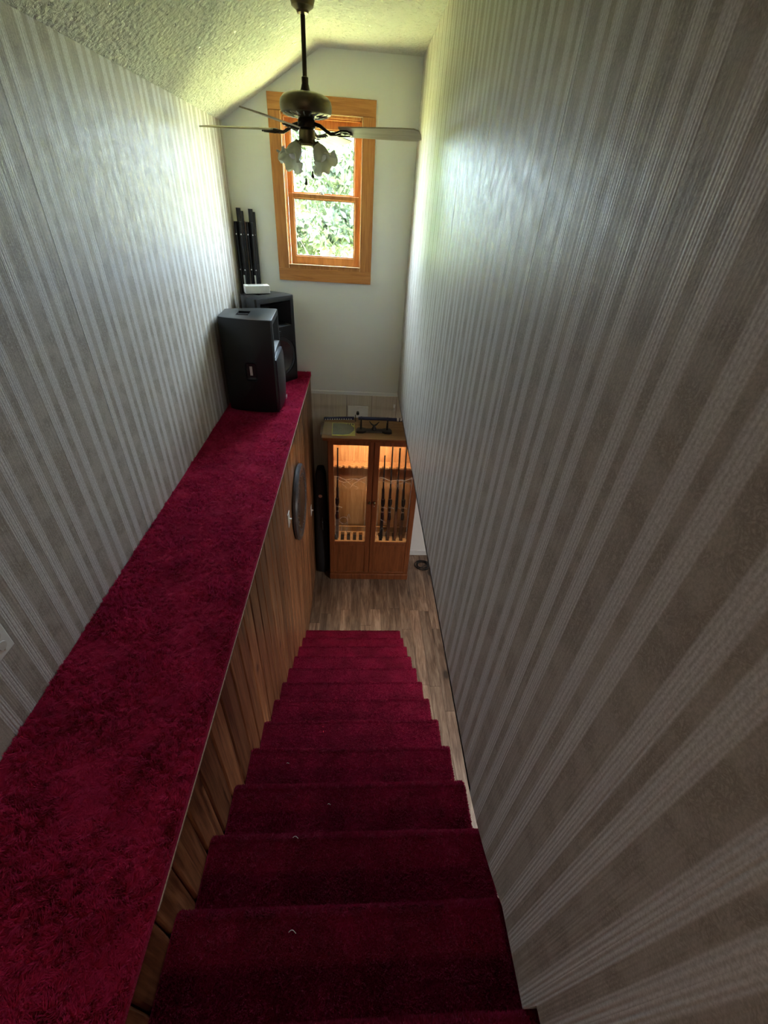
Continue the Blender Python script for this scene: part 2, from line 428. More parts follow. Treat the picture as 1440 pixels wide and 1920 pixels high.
# glitter flakes set in the ceiling texture
N = 2600; rs = np.random.RandomState(3)
gx = rs.uniform(XL, XW, N); gy = rs.uniform(.3, D, N)
sl_ = (ZC-ZE)/(XRIDGE-XL)
gz = np.where(gx > XRIDGE, ZC, ZE+(gx-XL)*sl_)-.004
ang = rs.uniform(0, 6.28, (N, 3)); s_ = rs.uniform(.0016, .0042, N)
cN = np.stack([gx, gy, gz], 1); n1 = rs.normal(size=(N, 3)); n1[:, 2] *= .5
n1 /= np.linalg.norm(n1, axis=1)[:, None]; n2 = np.cross(n1, rs.normal(size=(N, 3))); n2 /= np.linalg.norm(n2, axis=1)[:, None]
V = np.concatenate([cN+n1*s_[:, None], cN-n1*s_[:, None]*.5+n2*s_[:, None], cN-n1*s_[:, None]*.5-n2*s_[:, None]])
F = np.stack([np.arange(N), np.arange(N)+N, np.arange(N)+2*N], 1)
raw('glitter_flakes', V, F, MT['silver'], ce, kind='stuff')

# far wall above: white drywall with the window opening
b = MB()
zt = lambda x: min(ZC, ZE+(x-XL)*sl_)
y0, y1 = D, D+.105
b.prism([(XL-.12, ZB-.03), (WX0, ZB-.03), (WX0, zt(WX0)), (XL-.12, ZE-.06)], (y0, y1), 'Y')
b.prism([(WX1, ZB-.03), (XW+.11, ZB-.03), (XW+.11, ZC+.05), (WX1, ZC+.05)], (y0, y1), 'Y')
b.prism([(WX0, ZB-.03), (WX1, ZB-.03), (WX1, WZ0), (WX0, WZ0)], (y0, y1), 'Y')
b.prism([(WX0, WZ1), (WX1, WZ1), (WX1, ZC+.05), (XRIDGE, ZC+.05), (WX0, zt(WX0)+.03)], (y0, y1), 'Y')
wf = b.build('wall_far', MT['white'], **ST); tag(wf, 'white painted end wall around the window')
MB().box((XL, D-.004, ZB-.005), (XW, D+.002, ZB+.006)).build('paint_edge', MT['white'], wf)
# far wall below: beige panelling
wb = empty('wall_far_lower', kind='structure'); wb['label'] = 'beige panelled end wall of the room below'
MB().box((XL, D+.008, -.05), (4.6, D+.14, ZB-.03)).build('wall_core', MT['red_ink'], wb)
xs = [-.497-.24, -.118-.406, -.118, .155, .427, .70]
for a, c in zip(xs[:-1], xs[1:]): MB().box((a+.0015, D, 0), (c-.0015, D+.01, ZB-.03), .002).build('panel', MT['panel_beige'], wb)
MB().box((.70, D, 0), (4.6, D+.01, ZB-.03)).build('drywall', MT['white'], wb)
bb = MB().box((.70, D-.014, 0), (4.5, D, .09), .004).build('baseboard_far', MT['base_white'], **ST); tag(bb, 'white baseboard at the far end of the room below')

# knotty pine panelling of the stair side, board by board
ws = empty('wall_stair', kind='structure'); ws['label'] = 'stairwell side wall of vertical knotty pine boards under the ledge'
MB().box((XL, .05, 0), (XR-.016, D, ZL-.042)).build('wall_core', MT['red_ink'], ws)
y = .055; brd = {}
while y < D-.02:
    wd = rnd.choice((.118, .132, .132, .146)); wd = min(wd, D-.004-y); k = round(wd, 3)
    if D-.004-(y+wd) < .04: wd = D-.004-y; k = round(wd, 4)
    if k not in brd:
        q = MB().prism([(-wd/2+.0025, -.012), (wd/2-.0025, -.012), (wd/2-.0025, -.008), (wd/2-.010, 0), (-wd/2+.010, 0), (-wd/2+.0025, -.008)], (0, ZL-.041), 'Z')
        for v in q.bm.verts: v.co = Vector((v.co.y, v.co.x, v.co.z))
        o = q.build('board', MT['pine'], ws); brd[k] = o.data
    else:
        o = bpy.data.objects.new('board', brd[k]); COL.objects.link(o); o.parent = ws
    o.location = (XR, y+wd/2, .0); y += wd
# upper landing floor and the slab over the lower room
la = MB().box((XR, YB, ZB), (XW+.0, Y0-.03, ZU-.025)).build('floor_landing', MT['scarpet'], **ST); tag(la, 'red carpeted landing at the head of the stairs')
lc = MB()
lc.box((XW+.11, -3.2, ZB), (4.6, D+.12, ZB+.1)); lc.box((XW+.11, -3.1, ZB+.1), (XW+.25, .8, ZB+.4)); lc.box((XR, -3.2, ZB-.1), (XW+.11, -.15, ZB-.001)); lc.box((XW, .66, ZB+.001), (XW+.11, D, ZB+.02))
lco = lc.build('ceiling_lower', MT['white'], **ST); tag(lco, 'white ceiling of the room below')
# rear of the landing, and shell of the lower room
tag(MB().box((XL-.12, YB-.1, ZB), (XW+.11, YB, ZC+.1)).build('wall_rear', MT['white'], **ST), 'white wall behind the landing')
tag(MB().box((4.5, -3.2, -.1), (4.6, D+.12, ZB)).build('wall_right_lower', MT['white'], **ST), 'white outer wall of the room below')
tag(MB().box((-1.1, -3.3, -.1), (4.6, -3.2, ZB)).build('wall_rear_lower', MT['white'], **ST), 'white back wall of the room below')
tag(MB().box((-1.2, -3.3, -.1), (-1.1, D+.12, ZL-.03)).build('wall_left_lower', MT['white'], **ST), 'outer wall behind the panelled partition')

# ------------------------------------------------------------------ window
wi = empty('window_1', (0, 0, 0), kind='structure'); wi['label'] = 'double-hung wood window in flat stained pine casing'
cy0, cy1 = D-.020, D
MB().box((-.739, cy0, 3.456), (-.648, cy1, 4.52), .002).build('side_casing', MT['casing'], wi)
MB().box((-.004, cy0, 3.456), (.096, cy1, 4.52), .002).build('side_casing', MT['casing'], wi)
MB().box((-.739, cy0, 4.521), (.096, cy1, 4.622), .002).build('head_casing', MT['casingh'], wi)
MB().box((-.739, cy0, 3.356), (.096, cy1, 3.455), .002).build('apron', MT['casingh'], wi)
j = MB()
for x in (-.656, -.017): j.box((x, D-.006, 3.456), (x+.020, D+.105, 4.52))
j.box((-.656, D-.006, 4.500), (.003, D+.105, 4.521)); j.build('jamb', MT['sash'], wi)
MB().prism([(D-.010, 3.455), (D+.115, 3.447), (D+.115, 3.480), (D-.010, 3.488)], (-.656, .003), 'X').build('stool', MT['sash'], wi)
st = MB()
for x0, x1 in ((-.636, -.626), (-.027, -.017)): st.box((x0, D+.012, 3.48), (x1, D+.024, 4.50))
st.box((-.636, D+.012, 4.488), (-.017, D+.024, 4.50)); st.build('stop', MT['sash'], wi)
for a_, c_ in (((-.6485, 3.4555), (-.6435, 4.5205)), ((-.0095, 3.4555), (-.0045, 4.5205)), ((-.6435, 3.4845), (-.0095, 3.4895)), ((-.6435, 4.5155), (-.0095, 4.5205))):
    MB().box((a_[0], D-.0225, a_[1]), (c_[0], D-.001, c_[1]), .001).build('casing_lit_edge', MT['bead'], wi)  # thin pale strips paint the bright lit edge inside the casing
def sash(name, x0, x1, z0, z1, gx0, gx1, gz0, gz1, y):
    q = MB(); t = .034
    q.box((x0, y, z0), (gx0, y+t, z1), .003); q.box((gx1, y, z0), (x1, y+t, z1), .003)
    q.box((gx0-.004, y, z0), (gx1+.004, y+t, gz0), .003); q.box((gx0-.004, y, gz1), (gx1+.004, y+t, z1), .003)
    o = q.build(name, MT['sash'], wi)
    q = MB(); d = .008
    for a, c in (((gx0, gz0), (gx0+d, gz1)), ((gx1-d, gz0), (gx1, gz1)), ((gx0, gz0), (gx1, gz0+d)), ((gx0, gz1-d), (gx1, gz1))):
        q.box((a[0], y+.008, a[1]), (c[0], y+.020, c[1]))
    q.build('glazing_bead', MT['sash'], o)
    MB().box((gx0-.003, y+.015, gz0-.003), (gx1+.003, y+.018, gz1+.003)).build('pane', MT['glass'], o)
    return o
lo = sash('lower_sash', -.626, -.027, 3.486, 4.012, -.583, -.062, 3.552, 3.978, D+.030)
sash('upper_sash', -.632, -.021, 3.978, 4.4995, -.586, -.068, 4.012, 4.436, D+.066)
lk = MB().lathe([(.004, 0), (.016, 0), (.016, .006), (.009, .010), (.009, .016), (.001, .017)], 14, (-.34, D+.048, 4.012)); lk.box((-.365, D+.040, 4.022), (-.335, D+.050, 4.028), .002)
lk.build('sash_lock', MT['brass'], lo, smooth=40)
# ================================================================== STAIRS AND LEDGE
def fbm(x, y, seed, scale):
    """smooth periodic-free value noise for fibre lean (numpy)"""
    r = np.random.RandomState(seed); out = np.zeros_like(x); amp = 1.
    for o in range(3):
        g = r.uniform(-1, 1, (64, 64)); u, v = x*scale*2**o+17.3*o, y*scale*2**o+5.1*o
        iu, iv = np.floor(u).astype(int), np.floor(v).astype(int); fu, fv = u-iu, v-iv
        fu = fu*fu*(3-2*fu); fv = fv*fv*(3-2*fv)
        G = lambda a, c: g[a % 64, c % 64]
        out += amp*((G(iu, iv)*(1-fu)+G(iu+1, iv)*fu)*(1-fv)+(G(iu, iv+1)*(1-fu)+G(iu+1, iv+1)*fu)*fv); amp *= .5
    return out
def pile(name, P0, Nn, U, length, width, lean, seed, parent, xlim, mat=None, cell=.011, mess=1.0):
    """one triangle per tuft. P0: roots, Nn: surface normals, U: tangent, V = N x U"""
    r = np.random.RandomState(seed); n = len(P0)
    Vt = np.cross(Nn, U)
    iu = np.floor((P0[:, 0]+.004*np.sin(P0[:, 1]*170))/cell).astype(np.int64); iv = np.floor((P0[:, 1]+P0[:, 2]+.004*np.sin(P0[:, 0]*150))/cell).astype(np.int64)
    hs = (np.abs(iu*73856093 ^ iv*19349663 ^ seed*83492791) % 4096); T1 = r.uniform(-1, 1, 4096)[hs]; T2 = r.uniform(-1, 1, 4096)[hs]
    a = T1*1.5*mess + fbm(P0[:, 0], P0[:, 1]+P0[:, 2]*.7, seed+1, 7.)*3.0 + fbm(P0[:, 0], P0[:, 1], seed+2, 26.)*2.0 + r.normal(0, .5, n)
    ln = lean*(.85+.75*fbm(P0[:, 0], P0[:, 1], seed+3, 9.))+.35*mess*T2+r.normal(0, .12, n); ln = np.clip(ln, .05, 1.3)
    dirh = np.cos(a)[:, None]*U+np.sin(a)[:, None]*Vt
    L = length*r.uniform(.75, 1.2, n)*np.clip(1+.35*mess*T2, .45, 1.6)
    tip = P0+(np.cos(ln)*L)[:, None]*Nn+(np.sin(ln)*L)[:, None]*dirh
    side = np.cross(dirh, Nn)*.8+dirh*r.normal(0, .35, n)[:, None]
    wv = side*(width*r.uniform(.6, 1.3, n))[:, None]*.5
    V_ = np.concatenate([P0-wv, P0+wv, tip]); V_[:, 0] = np.clip(V_[:, 0], *xlim); F_ = np.stack([np.arange(n), np.arange(n)+n, np.arange(n)+2*n], 1)
    return raw(name, V_, F_, mat or MT['pile'], parent, kind='stuff')

# ledge
lg = empty('carpeted_ledge', ((XL+XR)/2, 0, ZL), label='long red shag carpeted ledge running beside the stairs to the window wall', cat='ledge')
rad = .022; prof = [(XL+.003, ZL-.034), (XR+.006, ZL-.034)]
prof += [(XR+.006-rad+rad*math.cos(t), ZL-.016-rad*.0+ .016*math.sin(t)-.002) for t in np.linspace(0, math.pi/2, 6)]
prof += [(XL+.003, ZL-.002)]
q = MB().prism(prof, (YB+.02, D-.003), 'Y')
for v in q.bm.verts: v.co -= Vector(lg.location)
q.build('carpet', MT['carpet'], lg, smooth=50)
q = MB().box((XR-.003, .33, ZL-.040), (XR+.0085, D-.01, ZL-.0335), 0)
for v in q.bm.verts: v.co -= Vector(lg.location)
q.build('backing_edge', MT['backing'], lg)
r_ = np.random.RandomState(11)
def ledge_pts(n, ya, yb):
    return r_.uniform(XL+.006, XR+.004, n), r_.uniform(ya, yb, n)
X_, Y_ = [np.concatenate(t) for t in zip(*[ledge_pts(int((yb-ya)*.605*dn), ya, yb) for ya, yb, dn in ((-.25, .9, 190000), (.9, 2., 130000), (2., D-.004, 62000))])]
kp = np.ones(len(X_), bool)
for cx_, cy_, an, hx, hy in ((-.862, 3.665, 3, .205, .205), (-.845, 4.258, -40, .155, .205), (-1.04, 4.478, 0, .06, .06), (-.955, 4.512, 0, .06, .05)):
    dx_, dy_ = X_-cx_, Y_-cy_; u_ = dx_*math.cos(R(an))+dy_*math.sin(R(an)); v_ = -dx_*math.sin(R(an))+dy_*math.cos(R(an))
    kp &= ~((abs(u_) < hx) & (abs(v_) < hy))
X_, Y_ = X_[kp], Y_[kp]
P0 = np.stack([X_, Y_, np.full_like(X_, ZL-.002)-np.clip(X_-(XR-.012), 0, 1)**1.2*.7], 1)-np.array(lg.location)
Nn = np.tile([0., 0, 1], (len(X_), 1)); Nn[:, 0] = np.clip((X_-(XR-.016))*40, 0, .9); Nn /= np.linalg.norm(Nn, axis=1)[:, None]
U = np.cross(np.tile([0., 1, 0], (len(X_), 1)), Nn)
pile('carpet_pile', P0, Nn, U, .0165, .0055, .80, 21, lg, (XL+.004-lg.location.x, XR+.008-lg.location.x), None, .016, 1.6)

# staircase
stc = empty('staircase', (XR, Y0, 0), label='steep straight staircase with thick red carpet on every step', cat='staircase')
o0 = np.array(stc.location)
rp = np.random.RandomState(5)
for k in range(0, 13):
    zk, yk = ZU-RISE*k, Y0+RUN*k
    ya = yk-RUN if k else yk-.24
    x0, x1 = XR+.001, SX
    if k == 0: x0, x1 = XR+.014, .505
    rn = .024
    pr_ = [(ya-.028, zk-.06), (ya-.028, zk)] if k else [(ya, zk-.15), (ya, zk)]
    pr_ += [(yk-rn+rn*math.sin(t), zk-rn+rn*math.cos(t)) for t in np.linspace(0, math.pi/2, 6)]
    pr_ += [(yk-.002, zk-.045), (yk-.022, zk-.062), (yk-.026, zk-RISE-.002), (yk-.05, zk-RISE-.002), (yk-.05, zk-.06)]
    q = MB().prism(pr_, (x0, x1), 'X')
    for v in q.bm.verts:
        v.co -= Vector(o0)
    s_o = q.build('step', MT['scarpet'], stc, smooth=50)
    dn = (150000, 150000, 140000, 110000, 90000)[k] if k < 5 else (60000 if k < 8 else 42000)
    # tread tufts and nosing tufts
    n = int((x1-x0)*(yk-ya)*dn); px = rp.uniform(x0+.004, x1-.003, n); py = rp.uniform(ya-.0, yk-rn*.6, n)
    Pt = np.stack([px, py, np.full(n, zk-.001)], 1); Nt = np.tile([0., 0, 1], (n, 1))
    n2 = int((x1-x0)*.075*dn); th = rp.uniform(0, 2.0, n2); px2 = rp.uniform(x0+.004, x1-.003, n2)
    Pn = np.stack([px2, yk-rn+rn*np.sin(th), zk-rn+rn*np.cos(th)], 1); Nn2 = np.stack([np.zeros(n2), np.sin(th), np.cos(th)], 1)
    n3 = int((yk-ya)*.045*dn); py3 = rp.uniform(ya, yk-.006, n3); dz = rp.uniform(0, .045, n3)
    Pe = np.stack([np.full(n3, x1-.001), py3, zk-dz], 1); Ne = np.tile([.9, 0, .43], (n3, 1))
    P0 = np.concatenate([Pt, Pn, Pe])-o0; Nn = np.concatenate([Nt, Nn2, Ne]); U = np.tile([0., 1, 0], (len(P0), 1))
    U = U-Nn*(U*Nn).sum(1)[:, None]; U /= np.linalg.norm(U, axis=1)[:, None]
    pile('step_pile', P0, Nn, U, .0085, .0036, .55, 40+k*7, s_o, (x0-o0[0], x1+.008-o0[0]), MT['spile'], .007, .6)
# stringers under the steps
def stringer(xa, xb):
    pts = [(Y0-.05, ZU-.22), (Y0+12*RUN-.03, ZU-RISE*12-.17), (Y0+12*RUN-.03, 0), (Y0+10.9*RUN, 0), (Y0-.05, ZU-.42)]
    q = MB().prism(pts, (xa, xb), 'X')
    for v in q.bm.verts: v.co -= Vector(o0)
    q.build('stringer', MT['red_ink'], stc)
stringer(XR+.002, XR+.03); stringer(SX-.05, SX-.015)
# dark board and pale trim at the gap beside the second and third steps
q = MB().prism([(.30, 2.275), (.62, 2.20), (.62, 2.285), (.30, 2.36)], (SX+.001, SX+.022), 'X').build('trim_1', MT['red_ink'], **ST)
tag(q, 'dark wood board beside the upper steps under the striped wall')

# ================================================================== CEILING FAN
FX, FY = -.338, 3.45
fan = empty('ceiling_fan', (FX, FY, ZC), label='antique brass ceiling fan with four blades and ruffled glass lights hanging before the window', cat='ceiling fan')
def loc(z): return z-ZC
MB().lathe([(.014, loc(4.785)), (.030, loc(4.79)), (.034, loc(4.80)), (.058, loc(4.815)), (.060, loc(4.825)), (.066, loc(4.84)), (.068, loc(4.86)), (.068, loc(4.878))], 28).build('canopy', MT['brass'], fan, smooth=35)
MB().lathe([(.0125, loc(4.50)), (.0125, loc(4.80))], 14).build('downrod', MT['darkbrass'], fan, smooth=40)
MB().lathe([(.034, loc(4.482)), (.026, loc(4.497)), (.019, loc(4.520)), (.019, loc(4.545)), (.013, loc(4.549))], 18).build('coupler', MT['darkbrass'], fan, smooth=30)
mo = MB().lathe([(.030, loc(4.487)), (.090, loc(4.480)), (.130, loc(4.466)), (.146, loc(4.448)), (.150, loc(4.428)), (.149, loc(4.405)), (.143, loc(4.392)), (.128, loc(4.384)), (.060, loc(4.378)), (.040, loc(4.372))], 40).build('motor_housing', MT['brass'], fan, smooth=35)
vb = MB()
for i in range(20):
    a = 2*math.pi*i/20; ca, sa = math.cos(a), math.sin(a)
    vb.tube([(ca*.134, sa*.134, loc(4.387)), (ca*.112, sa*.112, loc(4.3795)), (ca*.080, sa*.080, loc(4.3775))], .0035, 6)
vb.build('vent_rib', MT['silver'], mo)
MB().lathe([(.044, loc(4.372)), (.052, loc(4.360)), (.052, loc(4.330)), (.040, loc(4.322))], 24).build('flywheel', MT['darkbrass'], fan, smooth=35)
sh = MB().lathe([(.040, loc(4.323)), (.047, loc(4.318)), (.049, loc(4.300)), (.047, loc(4.262)), (.050, loc(4.256)), (.044, loc(4.246)), (.020, loc(4.240))], 26).build('switch_housing', MT['brass'], fan, smooth=35)
BZ = 4.318
for i in range(4):
    a = R(-17+90*i); rot = Matrix.Rotation(a, 4, 'Z')
    bl = empty('blade_assembly'); bpy.data.objects.remove(bl)
    # blade: tapered board with a clipped tip, pitched about its own axis
    out = [(.215, -.052), (.30, -.058), (.60, -.068), (.665, -.066), (.690, -.048), (.695, 0), (.690, .048), (.665, .066), (.60, .068), (.30, .058), (.215, .052)]
    q = MB().prism(out, (-.003, .003), 'Z')
    bmesh.ops.transform(q.bm, matrix=Matrix.Rotation(R((-17, -13, -8, -11)[i]), 4, 'X'), verts=q.bm.verts)
    o = q.build('blade', MT['blade'], fan); o.location = (0, 0, loc(BZ)); o.rotation_euler = (0, 0, a)
    q = MB()
    q.tube([(.045, 0, .030), (.085, 0, .022), (.120, 0, .002), (.150, 0, -.012), (.185, 0, -.010), (.215, 0, -.006)], [.011, .010, .009, .009, .010, .010], 8)
    for s1 in (-1, 1):
        q.tube([(.175, 0, -.010), (.195, s1*.022, -.012-s1*.005), (.225, s1*.036, -.008-s1*.008), (.262, s1*.030, -.007-s1*.007), (.275, s1*.012, -.006-s1*.003), (.250, s1*.004, -.008), (.232, s1*.014, -.008-s1*.003)], .0055, 7)
    q.box((.205, -.020, -.011), (.285, .020, -.004), .002, mat=Matrix.Rotation(R(-13), 4, 'X'))
    iron = q.build('blade_iron', MT['darkbrass'], fan, smooth=45); iron.location = o.location; iron.rotation_euler = o.rotation_euler
    for sx_, sy_ in ((.232, 0), (.272, -.014), (.272, .014)):
        MB().lathe([(.005, -.0125), (.005, -.009)], 8, (sx_, sy_*.97, -sy_*.22)).build('screw', MT['silver'], iron)
# four ruffled glass shades on short arms
def wob(k, a, r, z):
    t = max(0, (k-3)/4.); f = math.sin(7*a)*.5+math.sin(11*a+1)*.3
    return r*(1+.20*t*t*f), z+.014*t*t*math.sin(7*a+.9)
for i in range(4):
    a = R(50.6+90*i); ca, sa = math.cos(a), math.sin(a)
    q = MB().tube([(ca*.036, sa*.036, loc(4.268)), (ca*.056, sa*.056, loc(4.266)), (ca*.072, sa*.072, loc(4.254))], .009, 8)
    arm = q.build('lamp_arm', MT['brass'], fan, smooth=45)
    tilt = Matrix.Translation((ca*.070, sa*.070, loc(4.258))) @ Matrix.Rotation(a, 4, 'Z') @ Matrix.Rotation(R(-40), 4, 'Y')
    q = MB().lathe([(.012, 0), (.022, -.004), (.024, -.022), (.021, -.030)], 16, mat=tilt.to_3x3(), c=tilt.translation)
    q.build('lamp_socket', MT['brass'], arm, smooth=35)
    pf = [(.023, -.020), (.031, -.032), (.039, -.050), (.042, -.070), (.044, -.088), (.050, -.104), (.063, -.118), (.078, -.126)]
    q = MB().lathe(pf, 44, mat=tilt.to_3x3(), c=tilt.translation, wob=wob, cap=False)
    o = q.build('lamp_shade', MT['shade'], fan, smooth='all')
    md = o.modifiers.new('thickness', 'SOLIDIFY'); md.thickness = .0025
    q = MB().lathe([(.010, -.028), (.012, -.040), (.024, -.062), (.027, -.078), (.020, -.094), (.002, -.101)], 16, mat=tilt.to_3x3(), c=tilt.translation)
    q.build('bulb', MT['switch_white'], o, smooth=60)
for (dx, dy, zb_) in ((-.010, -.042, 4.055), (.030, -.034, 4.092)):
    q = MB(); z = 4.250
    q.tube([(dx, dy, loc(4.262)), (dx*1.03, dy*1.03, loc(zb_+.03))], .0013, 6)
    ch = q.build('pull_chain', MT['brass'], fan)
    MB().lathe([(.002, loc(zb_+.036)), (.006, loc(zb_+.030)), (.0045, loc(zb_+.022)), (.009, loc(zb_+.010)), (.0085, loc(zb_+.002)), (.004, loc(zb_))], 12, (dx*1.03, dy*1.03, 0)).build('pull_knob', MT['darkbrass'], ch, smooth=40)

# ================================================================== LOUDSPEAKERS
def speaker(locn, rz, label, w, d, h, grille, name='loudspeaker'):
    """front faces local +x"""
    r = empty(name, locn, rz, label, 'loudspeaker', 'loudspeakers on the ledge')
    hw, bw = w/2, w*.31
    out = [(d/2, -hw+.012), (d/2, hw-.012), (d/2-.012, hw), (d*.12, hw-.004), (-d/2+.05, bw+.03), (-d/2, bw), (-d/2, -bw), (-d/2+.05, -bw-.03), (d*.12, -hw+.004), (d/2-.012, -hw)]
    q = MB().prism(out, (0.004, h), 'Z')
    es = [e for e in q.bm.edges if abs(e.verts[0].co.z-e.verts[1].co.z) < .01]
    bmesh.ops.bevel(q.bm, geom=es, offset=.010, segments=2, affect='EDGES', profile=.6)
    # openings cut in the front face: horn mouth and, without a grille, the woofer hole
    cab = q.build('cabinet', MT['plastic'], r, smooth=40)
    def cutter(bmb, nm):
        c = bmb.build(nm, MT['cone'], r); md = cab.modifiers.new(nm, 'BOOLEAN'); md.object = c; md.operation = 'DIFFERENCE'; md.solver = 'EXACT'
        return c
    cuts = []
    hz0, hz1 = h*.66, h*.955
    q = MB(); f = d/2
    a = [(f+.02, -hw*.86, hz0), (f+.02, hw*.86, hz0), (f+.02, hw*.86, hz1), (f+.02, -hw*.86, hz1)]
    b_ = [(f-.15, -hw*.22, h*.76), (f-.15, hw*.22, h*.76), (f-.15, hw*.22, h*.87), (f-.15, -hw*.22, h*.87)]
    va = [q.bm.verts.new(p) for p in a]; vb_ = [q.bm.verts.new(p) for p in b_]
    q.bm.faces.new(va); q.bm.faces.new(vb_[::-1])
    for i in range(4): q.bm.faces.new((va[i], va[(i+1) % 4], vb_[(i+1) % 4], vb_[i]))
    cuts.append(cutter(q, 'horn_cut'))
    if grille is False:
        q = MB(); wr_ = hw*.83; zc_ = h*.335
        q.lathe([(wr_, -.12), (wr_, .05)], 40, mat=Matrix.Rotation(R(90), 3, 'Y'), c=(f, 0, zc_))
        cuts.append(cutter(q, 'woofer_cut'))
    q = MB().box((-.06-d*.05, -.07, h-.05), (.03-d*.05, .07, h+.02)); 
    cuts.append(cutter(q, 'handle_cut'))
    # recessed hand grip on each side
    for s1 in (-1, 1):
        q = MB().box((-.035, s1*(hw+.06)-.108, h*.36), (.055, s1*(hw+.06)+.108, h*.56), .02, 2); cuts.append(cutter(q, 'grip_cut'))
    dg = bpy.context.evaluated_depsgraph_get()
    me = bpy.data.meshes.new_from_object(cab.evaluated_get(dg)); cab.modifiers.clear(); cab.data = me
    for c in cuts: bpy.data.objects.remove(c)
    me.materials.clear(); me.materials.append(MT['plastic'])
    for p_ in me.polygons: p_.material_index = 0
    # horn throat
    MB().box((f-.149, -hw*.20, h*.765), (f-.145, hw*.20, h*.865)).build('horn_throat', MT['black'], r)
    MB().tube([(-.06-d*.05, 0, h-.012), (.03-d*.05, 0, h-.012)], .010, 8).build('top_handle', MT['rubber'], r)
    for s1 in (-1, 1):
        q = MB().box((-.006, s1*(hw-.0465)-.002, h*.41), (.014, s1*(hw-.0465)+.002, h*.51), .001)
        q.build('grip_badge', MT['switch_white'] if s1 < 0 else MT['plastic'], r)
    if grille is False:
        zc_ = h*.335; wr_ = hw*.83; Rm = Matrix.Rotation(R(90), 3, 'Y')
        q = MB().lathe([(wr_*1.06, .006), (wr_*1.06, .0), (wr_*.90, -.004), (wr_*.88, .008), (wr_*.98, .012)], 48, mat=Rm, c=(f, 0, zc_), cap=False); wo = q.build('woofer_ring', MT['rubber'], r, smooth=40)
        MB().lathe([(wr_*.90, .0), (wr_*.84, .010), (wr_*.78, .002), (wr_*.74, -.006), (wr_*.30, -.060), (wr_*.28, -.055), (wr_*.20, -.040), (.002, -.032)], 48, mat=Rm, c=(f, 0, zc_), cap=False).build('woofer_cone', MT['cone'], wo, smooth=40)
        MB().box((f, -.035, h*.62-.006), (f+.003, .035, h*.62+.006), .001).build('badge', MT['plastic'], r)
        q = MB().box((f+.001, -.028, h*.115), (f+.006, .006, h*.155), .003, 2); q.build('maker_badge', MT['silver'], r)
    else:
        # bowed steel grille over the woofer, cut off on a slant at the top
        q = MB(); n = 12; z0_, z1_ = h*.035, h*.635
        rows = []
        for zi, bulge in ((z0_, .55), (z0_+.05, .85), (h*.30, 1.), (z1_-.05, .9), (z1_, .55)):
            row = []
            for i in range(n+1):
                t = i/n*2-1; y_ = t*hw*.93
                row.append(q.bm.verts.new((f+.004+.040*bulge*(1-t*t*.8), y_, zi-(.03 if zi == z1_ else 0)*t*t)))
            rows.append(row)
        back = [[q.bm.verts.new((f-.002, v.co.y, v.co.z)) for v in row] for row in (rows[0], rows[-1])]
        for r0, r1 in zip(rows[:-1], rows[1:]):
            for i in range(n): q.bm.faces.new((r0[i], r0[i+1], r1[i+1], r1[i]))
        for rw, bk in ((rows[0], back[0]), (rows[-1], back[1])):
            for i in range(n): q.bm.faces.new((rw[i], rw[i+1], bk[i+1], bk[i]))
        for i in (0, n):
            for r0, r1 in zip(rows[:-1], rows[1:]):
                x0_ = q.bm.verts.new((f-.002, r0[i].co.y, r0[i].co.z)); x1_ = q.bm.verts.new((f-.002, r1[i].co.y, r1[i].co.z))
                q.bm.faces.new((r0[i], r1[i], x1_, x0_))
        q.build('grille', MT['grille'], r, smooth=50)
        MB().box((f+.040, -.03, h*.075), (f+.047, .03, h*.105), .002).build('badge', MT['silver'], r)
    for sx_ in (-1, 1):
        for sy_ in (-1, 1): MB().lathe([(.016, 0), (.014, .008)], 10, (sx_*d*.33, sy_*w*.22, 0)).build('foot', MT['rubber'], r)
    return r
speaker((-.862, 3.665, ZL), R(3), 'black loudspeaker with side grip and bowed grille, nearer of the two on the ledge', .43, .405, .728, True)
speaker((-.845, 4.258, ZL), R(-40), 'black loudspeaker with open woofer and horn, next to the window wall', .43, .30, .765, False)
# folded stands in the corner
def stand(x, y, lean, hh, label):
    r = empty('folded_speaker_stand', (x, y, ZL), 0, label, 'speaker stand', 'folded stands in the corner')
    q = MB().tube([(0, 0, .02), (lean, .012, hh)],   .019, 12); pole = q.build('pole', MT['tube'], r, smooth=40)
    MB().lathe([(.020, hh*.62), (.026, hh*.63), (.026, hh*.70), (.020, hh*.71)], 14, (lean*.65, .008, 0)).build('collar', MT['plastic'], r, smooth=40)
    for i in range(3):
        a = 2*math.pi*i/3+.9; ca, sa = .034*math.cos(a), .026*math.sin(a)
        lgo = MB().tube([(ca*.9, sa*.9, .03), (ca+lean*.85, sa+.008, hh*(.93 if i else .985))], .0155, 10).build('leg', MT['tube'], r, smooth=40)
        MB().lathe([(.013, 0), (.014, .02), (.012, .05)], 10, (ca*.9, sa*.9, 0)).build('rubber_foot', MT['rubber'], lgo, smooth=40)
        for t in (.72, .93): MB().lathe([(.0055, 0), (.0055, .003)], 8, mat=Matrix.Rotation(R(90), 3, 'X'), c=(ca+lean*t*.85, sa-.010, hh*t*.93)).build('rivet', MT['silver'], lgo)
    MB().box((lean*.45-.007, -.034, hh*.56), (lean*.45+.007, -.0335, hh*.64)).build('sticker', MT['switch_white'], r)
    return r
stand(-1.040, 4.478, .004, 1.375, 'folded black speaker stand against the striped wall in the corner')
stand(-.955, 4.512, .012, 1.372, 'folded black speaker stand beside the corner one, nearer the window')
